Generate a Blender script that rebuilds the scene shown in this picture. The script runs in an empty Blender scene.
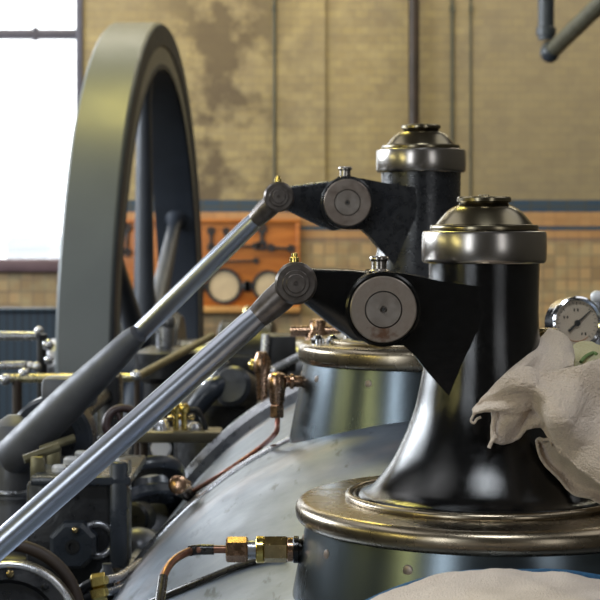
import bpy, bmesh, math, random
from mathutils import Vector, Matrix, noise
random.seed(7)
PI = math.pi
SC = bpy.context.scene
COL = SC.collection
F, HY, EZ = 1700.0, 231.0, 2.6          # focal length in px, horizon row, eye height

def P(x, y, Y):
    return Vector(((x-300)/F*Y, Y, EZ-(y-HY)/F*Y))

# ---------------------------------------------------------------- materials
def new_mat(name):
    m = bpy.data.materials.new(name); m.use_nodes = True
    nt = m.node_tree
    for n in list(nt.nodes): nt.nodes.remove(n)
    out = nt.nodes.new('ShaderNodeOutputMaterial')
    b = nt.nodes.new('ShaderNodeBsdfPrincipled')
    nt.links.new(b.outputs[0], out.inputs[0])
    return m, nt, b

def N(nt, kind, **kw):
    n = nt.nodes.new(kind)
    for k, v in kw.items(): setattr(n, k, v)
    return n

def math_n(nt, op, a, b=None, c=None, clamp=False):
    n = N(nt, 'ShaderNodeMath', operation=op, use_clamp=clamp)
    for i, v in enumerate((a, b, c)):
        if v is None: continue
        if isinstance(v, (int, float)): n.inputs[i].default_value = v
        else: nt.links.new(v, n.inputs[i])
    return n.outputs[0]

def mix_c(nt, fac, a, b, mode='MIX'):
    n = N(nt, 'ShaderNodeMix', data_type='RGBA', blend_type=mode)
    for i, v in ((0, fac), (6, a), (7, b)):
        if isinstance(v, (int, float)): n.inputs[i].default_value = v
        elif isinstance(v, tuple): n.inputs[i].default_value = (v[0], v[1], v[2], 1)
        else: nt.links.new(v, n.inputs[i])
    return n.outputs[2]

def noise_n(nt, scale, detail=4, rough=.55, vec=None, stretch=None):
    tc = N(nt, 'ShaderNodeTexCoord')
    src = vec or tc.outputs['Object']
    if stretch:
        mp = N(nt, 'ShaderNodeMapping'); mp.inputs['Scale'].default_value = stretch
        nt.links.new(src, mp.inputs[0]); src = mp.outputs[0]
    n = N(nt, 'ShaderNodeTexNoise')
    n.inputs['Scale'].default_value = scale; n.inputs['Detail'].default_value = detail; n.inputs['Roughness'].default_value = rough
    nt.links.new(src, n.inputs['Vector'])
    return n.outputs['Fac']

def ramp(nt, fac, lo, hi, a=0., b=1.):
    n = N(nt, 'ShaderNodeMapRange', clamp=True)
    nt.links.new(fac, n.inputs[0])
    n.inputs[1].default_value = lo; n.inputs[2].default_value = hi
    n.inputs[3].default_value = a; n.inputs[4].default_value = b
    return n.outputs[0]

def mat(name, base, base2=None, metal=0., rough=.4, rvar=.1, scale=30, bump=0., bscale=None, coat=0., lo=.35, hi=.65, stretch=None, sheen=0., spec=None):
    m, nt, b = new_mat(name)
    base2 = base2 or tuple(c*.8 for c in base)
    f = noise_n(nt, scale, stretch=stretch)
    nt.links.new(mix_c(nt, ramp(nt, f, lo, hi), base, base2), b.inputs['Base Color'])
    b.inputs['Metallic'].default_value = metal
    f2 = noise_n(nt, scale*2.3, stretch=stretch)
    nt.links.new(ramp(nt, f2, .3, .7, max(.02, rough-rvar), rough+rvar), b.inputs['Roughness'])
    b.inputs['Coat Weight'].default_value = coat
    b.inputs['Sheen Weight'].default_value = sheen
    if spec is not None: b.inputs['Specular IOR Level'].default_value = spec
    if bump:
        f3 = noise_n(nt, bscale or scale*4, detail=5)
        bp = N(nt, 'ShaderNodeBump'); bp.inputs['Strength'].default_value = bump; bp.inputs['Distance'].default_value = .004
        nt.links.new(f3, bp.inputs['Height']); nt.links.new(bp.outputs[0], b.inputs['Normal'])
    return m

M = {}
M['black'] = mat('black_enamel', (.0025,.0026,.003), (.005,.005,.0055), rough=.15, rvar=.05, scale=90, bump=.09, bscale=650, spec=.5)
M['black2'] = mat('dusty_black_enamel', (.008,.009,.012), (.014,.015,.018), rough=.3, rvar=.1, scale=40, bump=.12, bscale=200)
M['nickel'] = mat('nickel_plate', (.36,.335,.31), (.32,.295,.27), metal=1, rough=.25, rvar=.025, scale=12)
M['bronze'] = mat('aged_bronze', (.21,.18,.12), (.175,.15,.10), metal=1, rough=.25, rvar=.03, scale=14)
M['flange'] = mat('tarnished_steel', (.29,.245,.18), (.235,.195,.14), metal=1, rough=.27, rvar=.04, scale=11)
M['pinface'] = mat('pin_steel', (.30,.255,.225), (.21,.165,.14), metal=.7, rough=.38, rvar=.1, scale=45, lo=.4, hi=.75)
def rusty_pin():
    m, nt, b = new_mat('pin_steel_with_rust_run')
    f = noise_n(nt, 55, detail=5)
    c = mix_c(nt, ramp(nt, f, .4, .75), (.31,.265,.23), (.22,.175,.145))
    tc = N(nt, 'ShaderNodeTexCoord'); sp = N(nt, 'ShaderNodeSeparateXYZ'); nt.links.new(tc.outputs['Object'], sp.inputs[0])
    dx = math_n(nt, 'DIVIDE', math_n(nt, 'ADD', sp.outputs[0], .136), .018)
    dz = math_n(nt, 'DIVIDE', math_n(nt, 'SUBTRACT', sp.outputs[2], .2585), .011)
    q = math_n(nt, 'SQRT', math_n(nt, 'ADD', math_n(nt, 'MULTIPLY', dx, dx), math_n(nt, 'MULTIPLY', dz, dz)))
    q = math_n(nt, 'ADD', q, math_n(nt, 'MULTIPLY', math_n(nt, 'SUBTRACT', noise_n(nt, 140, detail=4), .5), 2.2))
    c = mix_c(nt, ramp(nt, q, .25, 1.0, .85, 0), c, (.13,.055,.025))
    nt.links.new(c, b.inputs['Base Color']); b.inputs['Metallic'].default_value = .7
    nt.links.new(ramp(nt, f, .3, .7, .32, .5), b.inputs['Roughness'])
    return m
M['rustypin'] = rusty_pin()
M['pincore'] = mat('pin_core_steel', (.33,.295,.27), (.26,.225,.20), metal=.7, rough=.36, rvar=.08, scale=50)
M['rust'] = mat('rust_streak', (.16,.065,.025), (.25,.12,.05), metal=.2, rough=.6, scale=160)
M['jacket'] = mat('blued_jacket_sheet', (.09,.112,.128), (.072,.09,.105), metal=.85, rough=.25, rvar=.03, scale=9, stretch=(1,1,.15), bump=.02, bscale=60)
M['rod'] = mat('polished_rod_steel', (.40,.425,.49), (.375,.40,.46), metal=1, rough=.30, rvar=.015, scale=5)
M['eye'] = mat('oily_eye_steel', (.17,.15,.14), (.10,.085,.078), metal=.7, rough=.35, rvar=.08, scale=60)
M['steel'] = mat('worn_steel', (.42,.43,.46), (.30,.31,.34), metal=.9, rough=.32, rvar=.1, scale=25)
M['bright'] = mat('bright_steel', (.75,.76,.80), (.65,.66,.70), metal=.9, rough=.25, rvar=.05, scale=25)
M['brass'] = mat('brass', (.52,.41,.22), (.38,.29,.14), metal=1, rough=.22, rvar=.08, scale=60)
M['gold'] = mat('polished_brass', (.74,.58,.19), (.6,.46,.14), metal=1, rough=.2, rvar=.05, scale=60)
M['copper'] = mat('copper_bronze', (.42,.27,.18), (.29,.18,.115), metal=1, rough=.27, rvar=.08, scale=55)
M['coppertube'] = mat('tarnished_copper_tube', (.36,.17,.11), (.14,.08,.06), metal=.85, rough=.35, rvar=.1, scale=45)
M['redtube'] = mat('reddish_copper_tube', (.40,.15,.11), (.24,.11,.08), metal=.7, rough=.35, rvar=.1, scale=45)
M['blacktube'] = mat('black_sleeve', (.01,.01,.012), (.03,.025,.02), rough=.3, scale=60)
M['dark'] = mat('dark_cast_iron', (.008,.009,.012), (.016,.017,.02), metal=.2, rough=.36, rvar=.12, scale=18, bump=.2, bscale=90)
M['darker'] = mat('black_cast_iron', (.004,.0045,.006), (.008,.0085,.01), rough=.45, rvar=.1, scale=18)
M['bluegrey'] = mat('blue_grey_painted_iron', (.03,.037,.052), (.02,.025,.033), rough=.32, rvar=.1, scale=14, bump=.1, bscale=60)
M['grey'] = mat('grey_painted_iron', (.055,.06,.072), (.035,.038,.046), metal=.3, rough=.38, rvar=.1, scale=14, bump=.1, bscale=60)
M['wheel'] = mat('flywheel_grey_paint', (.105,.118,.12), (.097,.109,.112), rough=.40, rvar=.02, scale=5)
M['midgrey'] = mat('mid_grey_iron', (.12,.125,.145), (.085,.09,.105), metal=.2, rough=.5, scale=14)
M['pale'] = mat('pale_grey_iron', (.20,.205,.22), (.13,.135,.15), metal=.4, rough=.36, rvar=.1, scale=14)
M['olive'] = mat('dull_olive_brass', (.22,.20,.12), (.15,.135,.08), metal=.7, rough=.4, scale=30)
M['wheelside'] = mat('flywheel_grey_shaded_side', (.034,.043,.060), (.028,.036,.051), rough=.5, spec=.15, rvar=.04, scale=5)  # same paint as the rim, its side shade put into a darker colour
M['wheelin'] = mat('flywheel_dark_blue_grey', (.035,.043,.058), (.028,.034,.046), rough=.42, rvar=.05, scale=5)  # darker blue-grey for rim lining, spokes and hub
M['frame'] = mat('window_frame_paint', (.10,.095,.13), (.08,.075,.10), rough=.5, scale=8)
M['sill'] = mat('sill_paint', (.14,.09,.11), (.11,.07,.085), rough=.5, scale=8)
M['navy'] = None
M['pipebrown'] = mat('brown_downpipe', (.045,.028,.020), (.03,.02,.014), rough=.5, scale=10)
M['pipegrey'] = mat('green_grey_conduit', (.085,.085,.06), (.065,.065,.045), rough=.5, scale=10)
M['pipeblue'] = mat('slate_blue_pipe', (.045,.055,.07), (.03,.037,.05), rough=.4, scale=10)
M['woodboard'] = mat('orange_varnished_wood', (.50,.17,.03), (.36,.11,.02), rough=.4, scale=3, stretch=(1,1,9))
M['woodedge'] = mat('pale_varnished_wood', (.60,.32,.10), (.5,.25,.08), rough=.4, scale=5)
M['tool'] = mat('oiled_tool_steel', (.035,.035,.04), (.07,.06,.055), metal=.6, rough=.45, scale=12)
M['cream'] = mat('cream_face', (.60,.47,.30), (.52,.40,.26), rough=.5, scale=12)
M['dial'] = mat('gauge_dial_paper', (.80,.66,.52), (.72,.56,.43), rough=.5, scale=14)
M['ink'] = mat('dial_ink', (.02,.02,.02), rough=.5)
M['orangeink'] = mat('dial_orange_ink', (.55,.22,.08), rough=.5)
M['chrome'] = mat('chrome', (.72,.73,.76), (.68,.69,.72), metal=1, rough=.12, rvar=.03, scale=20)
M['white'] = mat('white_enamel', (.75,.76,.78), (.7,.7,.72), rough=.3, scale=10)
M['oxide'] = mat('dark_red_handwheel', (.07,.038,.038), (.05,.027,.027), rough=.45, scale=12)
M['towelblue'] = mat('blue_hem', (.03,.13,.26), (.02,.09,.2), rough=.9, scale=300, bump=.6, bscale=1200)
M['green'] = mat('green_stripe', (.17,.26,.09), (.13,.2,.07), rough=.9, scale=300)
M['floor'] = mat('oiled_floor', (.03,.03,.03), (.045,.04,.036), rough=.5, scale=3)
M['plaster'] = mat('hall_plaster', (.10,.09,.07), (.08,.072,.056), rough=.8, scale=2)
M['roof'] = mat('roof_boards', (.10,.09,.075), (.08,.07,.06), rough=.8, scale=2)
M['slate'] = mat('roof_slate', (.10,.105,.115), rough=.7, scale=4)
M['render'] = mat('pale_render', (.125,.13,.14), rough=.8, scale=4)

def cloth_mat(name, a, b2):
    m, nt, b = new_mat(name)
    f = noise_n(nt, 420, detail=3)
    f2 = noise_n(nt, 14, detail=3)
    c = mix_c(nt, ramp(nt, f, .3, .7), a, b2)
    c = mix_c(nt, ramp(nt, f2, .45, .7, 0, .35), c, (b2[0]*.8, b2[1]*.75, b2[2]*.68))
    nt.links.new(c, b.inputs['Base Color'])
    b.inputs['Roughness'].default_value = .95
    b.inputs['Sheen Weight'].default_value = .3
    b.inputs['Specular IOR Level'].default_value = .1
    bp = N(nt, 'ShaderNodeBump'); bp.inputs['Strength'].default_value = 1.0; bp.inputs['Distance'].default_value = .0035
    nt.links.new(f, bp.inputs['Height']); nt.links.new(bp.outputs[0], b.inputs['Normal'])
    return m
M['cloth'] = cloth_mat('beige_terry', (.74,.62,.51), (.61,.505,.41))
M['cloth2'] = cloth_mat('straw_terry', (.60,.55,.32), (.50,.45,.25))

def wood_panel():
    m, nt, b = new_mat('navy_boarding')
    tc = N(nt, 'ShaderNodeTexCoord'); w = N(nt, 'ShaderNodeTexWave', wave_type='BANDS', bands_direction='X')
    w.inputs['Scale'].default_value = 5.5; nt.links.new(tc.outputs['Object'], w.inputs[0])
    nt.links.new(mix_c(nt, ramp(nt, w.outputs['Fac'], .02, .2), (.006,.012,.02), (.016,.034,.060)), b.inputs['Base Color'])
    b.inputs['Roughness'].default_value = .5
    return m
M['navy'] = wood_panel()

def cladding():
    m, nt, b = new_mat('planished_cladding_sheet')
    f = noise_n(nt, 7, detail=5)
    c = mix_c(nt, ramp(nt, f, .35, .7), (.20,.23,.275), (.155,.18,.22))
    f2 = noise_n(nt, 3.2, detail=4)
    c = mix_c(nt, ramp(nt, f2, .55, .72, 0, .5), c, (.42,.32,.27))
    # dark streak scuffs lying along the sheet
    f3 = noise_n(nt, 6, detail=6, rough=.65, stretch=(5.5, 1.6, 1))
    c = mix_c(nt, ramp(nt, f3, .60, .68, 0, .75), c, (.05,.06,.06))
    nt.links.new(c, b.inputs['Base Color'])
    b.inputs['Metallic'].default_value = .7
    f4 = noise_n(nt, 22, detail=4)
    nt.links.new(ramp(nt, f4, .3, .7, .33, .46), b.inputs['Roughness'])
    bp = N(nt, 'ShaderNodeBump'); bp.inputs['Strength'].default_value = .08; bp.inputs['Distance'].default_value = .004
    nt.links.new(noise_n(nt, 60), bp.inputs['Height']); nt.links.new(bp.outputs[0], b.inputs['Normal'])
    return m
M['cladding'] = cladding()

def brick_wall():
    m, nt, b = new_mat('glazed_brick_and_tile_wall')
    tc = N(nt, 'ShaderNodeTexCoord'); sp = N(nt, 'ShaderNodeSeparateXYZ'); nt.links.new(tc.outputs['Object'], sp.inputs[0])
    X, Y, Z = sp.outputs
    xy = math_n(nt, 'ADD', X, Y)
    cv = N(nt, 'ShaderNodeCombineXYZ'); nt.links.new(xy, cv.inputs[0]); nt.links.new(Z, cv.inputs[1])
    def brick(c1, c2, mo, w, h, ms, off, bias):
        t = N(nt, 'ShaderNodeTexBrick', offset=off, squash=1)
        nt.links.new(cv.outputs[0], t.inputs['Vector'])
        t.inputs['Color1'].default_value = (*c1, 1); t.inputs['Color2'].default_value = (*c2, 1); t.inputs['Mortar'].default_value = (*mo, 1)
        t.inputs['Scale'].default_value = 1; t.inputs['Mortar Size'].default_value = ms; t.inputs['Mortar Smooth'].default_value = .2
        t.inputs['Bias'].default_value = bias; t.inputs['Brick Width'].default_value = w; t.inputs['Row Height'].default_value = h
        return t.outputs['Color']
    up = brick((.34,.26,.128), (.24,.175,.088), (.24,.19,.115), .225, .068, .006, .5, -.1)
    up = mix_c(nt, .55, up, brick((.40,.31,.14), (.23,.175,.10), (.27,.21,.12), .1125, .068, .006, .5, -.2))
    # soot and damp patches
    n1 = noise_n(nt, 2.1, detail=5)
    up = mix_c(nt, ramp(nt, n1, .48, .70, 0, .5), up, (.17,.135,.10))
    up = mix_c(nt, ramp(nt, noise_n(nt, 7, detail=4), .45, .7, 0, .4), up, (.46,.37,.19))
    n1b = noise_n(nt, .9, detail=3)
    up = mix_c(nt, ramp(nt, n1b, .45, .65, 0, .25), up, (.40,.30,.14))
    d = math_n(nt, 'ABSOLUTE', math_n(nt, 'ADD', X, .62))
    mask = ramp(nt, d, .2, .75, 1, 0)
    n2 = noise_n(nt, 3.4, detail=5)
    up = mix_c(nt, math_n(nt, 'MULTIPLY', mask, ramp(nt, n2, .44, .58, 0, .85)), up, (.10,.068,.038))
    grey = ramp(nt, X, .6, 1.7, 0, .5)
    up = mix_c(nt, grey, up, (.20,.165,.115))
    tile = brick((.46,.30,.145), (.24,.165,.085), (.24,.17,.10), .10, .10, .008, 0, -.1)
    n3 = noise_n(nt, 6, detail=3)
    tile = mix_c(nt, ramp(nt, n3, .45, .7, 0, .6), tile, (.42,.36,.2))
    left = ramp(nt, X, -1.7, -1.5, 1, 0)
    orange = mix_c(nt, .6, tile, (.46,.215,.075))
    blue = brick((.026,.056,.10), (.040,.065,.095), (.06,.06,.05), .15, .10, .008, 0, 0)
    def below(z): return math_n(nt, 'LESS_THAN', Z, z)
    c = mix_c(nt, below(2.855), up, blue)
    c = mix_c(nt, below(2.756), c, orange)
    c = mix_c(nt, below(2.641), c, blue)
    c = mix_c(nt, below(2.606), c, orange)
    c = mix_c(nt, below(2.545), c, mix_c(nt, .5, blue, orange))
    c = mix_c(nt, below(2.515), c, tile)
    nt.links.new(c, b.inputs['Base Color'])
    b.inputs['Roughness'].default_value = .5
    return m
M['brick'] = brick_wall()

def glass_mat():
    m = bpy.data.materials.new('clear_pane'); m.use_nodes = True; nt = m.node_tree
    for n in list(nt.nodes): nt.nodes.remove(n)
    o = N(nt, 'ShaderNodeOutputMaterial'); mx = N(nt, 'ShaderNodeMixShader'); t = N(nt, 'ShaderNodeBsdfTransparent'); g = N(nt, 'ShaderNodeBsdfGlossy')
    g.inputs['Roughness'].default_value = .02; mx.inputs[0].default_value = .06
    t.inputs[0].default_value = (.97,.98,.98,1)
    nt.links.new(t.outputs[0], mx.inputs[1]); nt.links.new(g.outputs[0], mx.inputs[2]); nt.links.new(mx.outputs[0], o.inputs[0])
    return m
M['glass'] = glass_mat()

# ---------------------------------------------------------------- mesh helpers (all add to a bmesh in world space)
def B(): return bmesh.new()

def frame_of(d):
    d = Vector(d).normalized()
    up = Vector((0,0,1)) if abs(d.z) < .95 else Vector((1,0,0))
    u = up.cross(d).normalized(); v = d.cross(u).normalized()
    return u, v, d

def add_lathe(bm, base, axis, prof, seg=64, closed=False, cap=True, phase=0., oval=None):
    """prof: list of (radius, distance along the axis)."""
    u, v, d = frame_of(axis); base = Vector(base); rings = []
    for r, h in prof:
        if r < 1e-6:
            rings.append([bm.verts.new(base+d*h)]); continue
        rings.append([bm.verts.new(base+d*h+(u*math.cos(phase+2*PI*k/seg)+v*math.sin(phase+2*PI*k/seg))*r) for k in range(seg)])
    n = len(rings)
    for i in range(n if closed else n-1):
        a, b = rings[i], rings[(i+1) % n]
        if len(a) == 1 and len(b) == 1: continue
        for k in range(seg):
            k2 = (k+1) % seg
            if len(a) == 1: bm.faces.new((a[0], b[k2], b[k]))
            elif len(b) == 1: bm.faces.new((a[k], a[k2], b[0]))
            else: bm.faces.new((a[k], a[k2], b[k2], b[k]))
    if cap and not closed:
        for rg in (rings[0], rings[-1]):
            if len(rg) > 2: bm.faces.new(rg)

def add_cyl(bm, a, b, r, r2=None, seg=32, bev=None):
    a, b = Vector(a), Vector(b); L = (b-a).length; r2 = r if r2 is None else r2
    e = bev if bev is not None else min(r, r2, L)*.12
    add_lathe(bm, a, b-a, [(r-e,0),(r,e),(r2,L-e),(r2-e,L)], seg)

def add_hex(bm, a, b, r, phase=0):
    a, b = Vector(a), Vector(b); L = (b-a).length; e = min(r, L)*.13
    add_lathe(bm, a, b-a, [(r*.88,0),(r,e),(r,L-e),(r*.88,L)], 6, phase=phase)

def add_tube(bm, pts, r, seg=14, sub=8, radii=None):
    pts = [Vector(p) for p in pts]
    path, rr = [], []
    n = len(pts)
    radii = radii or [r]*n
    for i in range(n-1):
        p0, p1, p2, p3 = pts[max(i-1,0)], pts[i], pts[i+1], pts[min(i+2,n-1)]
        st = sub if n > 2 else 1
        for k in range(st):
            t = k/st
            path.append(.5*((2*p1)+(p2-p0)*t+(2*p0-5*p1+4*p2-p3)*t*t+(3*p1-p0-3*p2+p3)*t**3)); rr.append(radii[i]*(1-t)+radii[i+1]*t)
    path.append(pts[-1]); rr.append(radii[-1])
    rings = []; u = None
    for i, p in enumerate(path):
        d = (path[min(i+1,len(path)-1)]-path[max(i-1,0)]).normalized()
        if u is None: u = frame_of(d)[0]
        u = (u-d*u.dot(d)).normalized(); v = d.cross(u)
        rings.append([bm.verts.new(p+(u*math.cos(2*PI*k/seg)+v*math.sin(2*PI*k/seg))*rr[i]) for k in range(seg)])
    for a, b in zip(rings, rings[1:]):
        for k in range(seg): bm.faces.new((a[k], a[(k+1)%seg], b[(k+1)%seg], b[k]))
    bm.faces.new(rings[0]); bm.faces.new(rings[-1])

def add_box(bm, lo, hi, bev=0., rot=None, seg=2):
    t = B()
    bmesh.ops.create_cube(t, size=1)
    lo, hi = Vector(lo), Vector(hi)
    for v in t.verts: v.co = Vector(((v.co.x)*(hi.x-lo.x), v.co.y*(hi.y-lo.y), v.co.z*(hi.z-lo.z)))
    if bev: bmesh.ops.bevel(t, geom=t.edges[:], offset=bev, segments=seg, affect='EDGES', profile=.5)
    c = (lo+hi)/2
    mtx = Matrix.Translation(c) @ (rot or Matrix.Identity(4))
    bmesh.ops.transform(t, matrix=mtx, verts=t.verts)
    merge(bm, t)

def merge(bm, t):
    mp = {v: bm.verts.new(v.co) for v in t.verts}
    for f in t.faces: bm.faces.new([mp[v] for v in f.verts])
    t.free()

def add_sphere(bm, c, r, seg=24, sz=1., axis=(0,0,1)):
    k = seg//2
    add_lathe(bm, c, axis, [(r*math.sin(PI*i/k), -r*sz*math.cos(PI*i/k)) for i in range(k+1)], seg)

def add_torus(bm, c, axis, R, r, seg=48, ms=14):
    add_lathe(bm, c, axis, [(R+r*math.cos(2*PI*i/ms), r*math.sin(2*PI*i/ms)) for i in range(ms)], seg, closed=True)

def add_prism(bm, poly, y0, y1, bev=0., seg=2):
    """polygon of (x,z) extruded between two depths."""
    t = B()
    f = t.faces.new([t.verts.new((x, y0, z)) for x, z in poly])
    r = bmesh.ops.extrude_face_region(t, geom=[f])
    for g in r['geom']:
        if isinstance(g, bmesh.types.BMVert): g.co.y = y1
    bmesh.ops.recalc_face_normals(t, faces=t.faces[:])
    if bev: bmesh.ops.bevel(t, geom=[e for e in t.edges if len(e.link_faces)==2 and e.calc_face_angle(0)>.5], offset=bev, segments=seg, affect='EDGES', profile=.5)
    merge(bm, t)

def add_sheet(bm, top, bot, n, m, depth, wob=.004, seed=0.):
    """cloth patch between two outline curves given as world points; depth adds bulge along Y."""
    def at(c, t):
        s = t*(len(c)-1); i = min(int(s), len(c)-2); f = s-i
        p0, p1, p2, p3 = c[max(i-1,0)], c[i], c[i+1], c[min(i+2,len(c)-1)]
        return .5*((2*p1)+(p2-p0)*f+(2*p0-5*p1+4*p2-p3)*f*f+(3*p1-p0-3*p2+p3)*f**3)
    g = []
    for i in range(n+1):
        u = i/n; a, b = at(top, u), at(bot, u); row = []
        for j in range(m+1):
            v = j/m; p = a.lerp(b, v)
            p = p+Vector((0, depth(u, v), 0))
            p += noise.noise_vector(Vector((p.x*38+seed, p.y*38, p.z*38)))*wob
            p += noise.noise_vector(Vector((p.x*230, p.y*230, p.z*230+seed)))*wob*.30
            row.append(bm.verts.new(p))
        g.append(row)
    for i in range(n):
        for j in range(m): bm.faces.new((g[i][j], g[i+1][j], g[i+1][j+1], g[i][j+1]))

# ---------------------------------------------------------------- scene graph helpers
def mesh_obj(name, bm, m, base=Vector((0,0,0)), parent=None, sharp=35, keepn=False):
    if not keepn: bmesh.ops.recalc_face_normals(bm, faces=bm.faces[:])
    bmesh.ops.translate(bm, vec=-Vector(base), verts=bm.verts)
    me = bpy.data.meshes.new(name); bm.to_mesh(me); bm.free()
    me.materials.append(M[m] if isinstance(m, str) else m)
    for p in me.polygons: p.use_smooth = True
    me.set_sharp_from_angle(angle=math.radians(sharp))
    o = bpy.data.objects.new(name, me); COL.objects.link(o)
    if parent is None: o.location = base
    else: o.parent = parent
    return o

class Thing:
    def __init__(s, name, label, cat, base, group=None):
        s.base = Vector(base); s.o = bpy.data.objects.new(name, None); COL.objects.link(s.o)
        s.o.location = s.base; s.o.empty_display_size = .05
        s.o['label'] = label; s.o['category'] = cat
        if group: s.o['group'] = group
    def part(s, name, bm, m, parent=None, label=None, sharp=35):
        o = mesh_obj(name, bm, m, s.base, parent or s.o, sharp)
        if label: o['label'] = label
        return o

def single(name, bm, m, label, cat, base, group=None, sharp=35):
    o = mesh_obj(name, bm, m, base, None, sharp); o['label'] = label; o['category'] = cat
    if group: o['group'] = group
    return o

def struct(name, bm, m, base=(0,0,0), parent=None):
    o = mesh_obj(name, bm, m, Vector(base), parent)
    if parent is None: o['kind'] = 'structure'
    return o

# ================================================================ THE HALL
WY = 14.0
WX0, WX1, WZ0, WZ1 = -4.6, P(83,0,WY).x, P(0,272,WY).z, 6.6
bm = B(); add_box(bm, (-7,-6.2,-.2), (7,14.4,0)); struct('floor', bm, 'floor')
bm = B(); add_box(bm, (-7,-6.2,8), (7,14.4,8.2)); struct('ceiling', bm, 'roof')
bm = B()
add_box(bm, (-7,WY,0), (WX0,WY+.4,8)); add_box(bm, (WX1,WY,0), (7,WY+.4,8))
add_box(bm, (WX0,WY,0), (WX1,WY+.4,WZ0)); add_box(bm, (WX0,WY,WZ1), (WX1,WY+.4,8))
struct('wall_back', bm, 'brick')
for nm, lo, hi in (('wall_left', (-7.2,-6.2,0), (-7,14.4,8)), ('wall_right', (7,-6.2,0), (7.2,14.4,8)), ('wall_front', (-7,-6.4,0), (7,-6.2,8))):
    bm = B(); add_box(bm, lo, hi); struct(nm, bm, 'plaster')
# shallow brick pilaster between two seams
bm = B(); add_box(bm, (P(276,0,WY).x, WY-.03, P(0,198,WY).z), (P(325,0,WY).x, WY+.02, 8)); struct('trim_1', bm, 'brick')
# window
bm = B()
j = P(76,0,WY).x
add_box(bm, (j,WY-.03,WZ0), (WX1,WY+.16,WZ1), .012); add_box(bm, (WX0,WY-.03,WZ0), (WX0+.06,WY+.16,WZ1), .012)
add_box(bm, (WX0,WY,P(0,38.5,WY).z), (WX1,WY+.12,P(0,29,WY).z), .02); add_box(bm, (WX0,WY,WZ1-.08), (WX1,WY+.12,WZ1), .02)
add_box(bm, (-3.15,WY,WZ0), (-3.07,WY+.12,WZ1), .02)
w = struct('window_1', bm, 'frame')
bm = B(); add_box(bm, (WX0-.05,WY-.07,P(0,271,WY).z-.01), (WX1+.03,WY+.14,P(0,259,WY).z), .02); s_ = struct('window_sill', bm, 'sill', parent=w)
bm = B(); add_box(bm, (WX0,WY+.07,P(0,262,WY).z), (WX1,WY+.076,WZ1-.04)); struct('pane', bm, 'glass', parent=w)
bm = B()
for y in (29.5, 38.2): add_cyl(bm, P(35,y,WY)+Vector((0,.02,-.02)), P(35,y,WY)+Vector((0,.02,.02)), .025)
struct('window_catch', bm, 'frame', parent=w)
# pale house far outside the window
h = Thing('house', 'pale washed-out house seen faintly through the window above the sill', 'house', (-8.35,52,0))
bm = B(); add_box(bm, (-9.0,52,0), (-7.7,56,2.1)); h.part('wall', bm, 'render')
bm = B(); add_prism(bm, [(-9.15,2.1),(-7.55,2.1),(-7.9,2.45),(-8.8,2.45)], 51.8, 56.2); h.part('roof', bm, 'slate')
bm = B(); add_box(bm, (-7.2,52.4,0), (-7.08,52.52,3.1)); 
single('street_pole', bm, 'slate', 'thin pale pole outside the window beside the faint house', 'pole', (-7.14,52.46,0))

# navy boarded partition at the left
nz = P(0,308,12.6).z
t = Thing('boarded_partition', 'dark navy boarded low partition below the window sill', 'partition', (-3.2,12.6,0))
bm = B(); add_box(bm, (-5.2,12.6,0), (-1.55,12.7,nz-.03)); t.part('boarding', bm, 'navy')
bm = B(); add_box(bm, (-5.2,12.57,nz-.03), (-1.55,12.73,nz), .01); t.part('top_rail', bm, 'navy')

# pipes on the wall
t = Thing('downpipe', 'thick brown vertical pipe on the brick wall behind the rear domed cap', 'pipe', (P(413,0,WY).x, WY-.105, 0))
x = P(413,0,WY).x
bm = B(); add_cyl(bm, (x,WY-.105,0), (x,WY-.105,8), .045, bev=0); t.part('tube', bm, 'pipebrown')
for z in (1.6, 3.0, 5.2):
    bm = B(); add_cyl(bm, (x,WY-.105,z), (x,WY-.105,z+.05), .05); add_box(bm, (x-.015,WY-.07,z), (x+.015,WY-.001,z+.05)); t.part('clamp', bm, 'pipebrown')
for px, r, lab in ((452,.013,'thin green-grey conduit on the brick wall right of the brown pipe'), (470.5,.008,'faint thinnest conduit on the wall, second right of the brown pipe'), (274.5,.011,'thin conduit on the wall at the left edge of the shallow pilaster')):
    x = P(px,0,WY).x; bm = B(); add_cyl(bm, (x,WY-r-.03 if px<300 else WY-r,2.86), (x,WY-r-.03 if px<300 else WY-r,8), r, bev=0)
    add_box(bm, (x-r*1.6,WY-.03,4.4), (x+r*1.6,WY,4.45))
    single('conduit', bm, 'pipegrey', lab, 'conduit', (x,WY-r,2.86), 'conduits on the brick wall')
t = Thing('elbow_pipe', 'slate-blue pipe dropping from above and bending up right, top right corner', 'pipe', P(546,55,10.5))
bm = B(); a = P(546,0,10.5); add_tube(bm, [P(546,-330,10.5), P(546,-100,10.5), P(546,40,10.5)], .05, seg=24); t.part('riser', bm, 'pipeblue')
bm = B(); add_sphere(bm, P(550,52,10.5), .062, sz=1.1); add_lathe(bm, P(546,36,10.5), (0,0,1), [(.054,0),(.061,.005),(.061,.05),(.054,.055)]); t.part('elbow', bm, 'pipeblue')
bm = B(); add_tube(bm, [P(553,50,10.5), P(600,4,9.6), P(700,-95,8.2)], .05, seg=24); t.part('branch', bm, 'pipegrey', label='olive-grey branch pipe')

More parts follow.
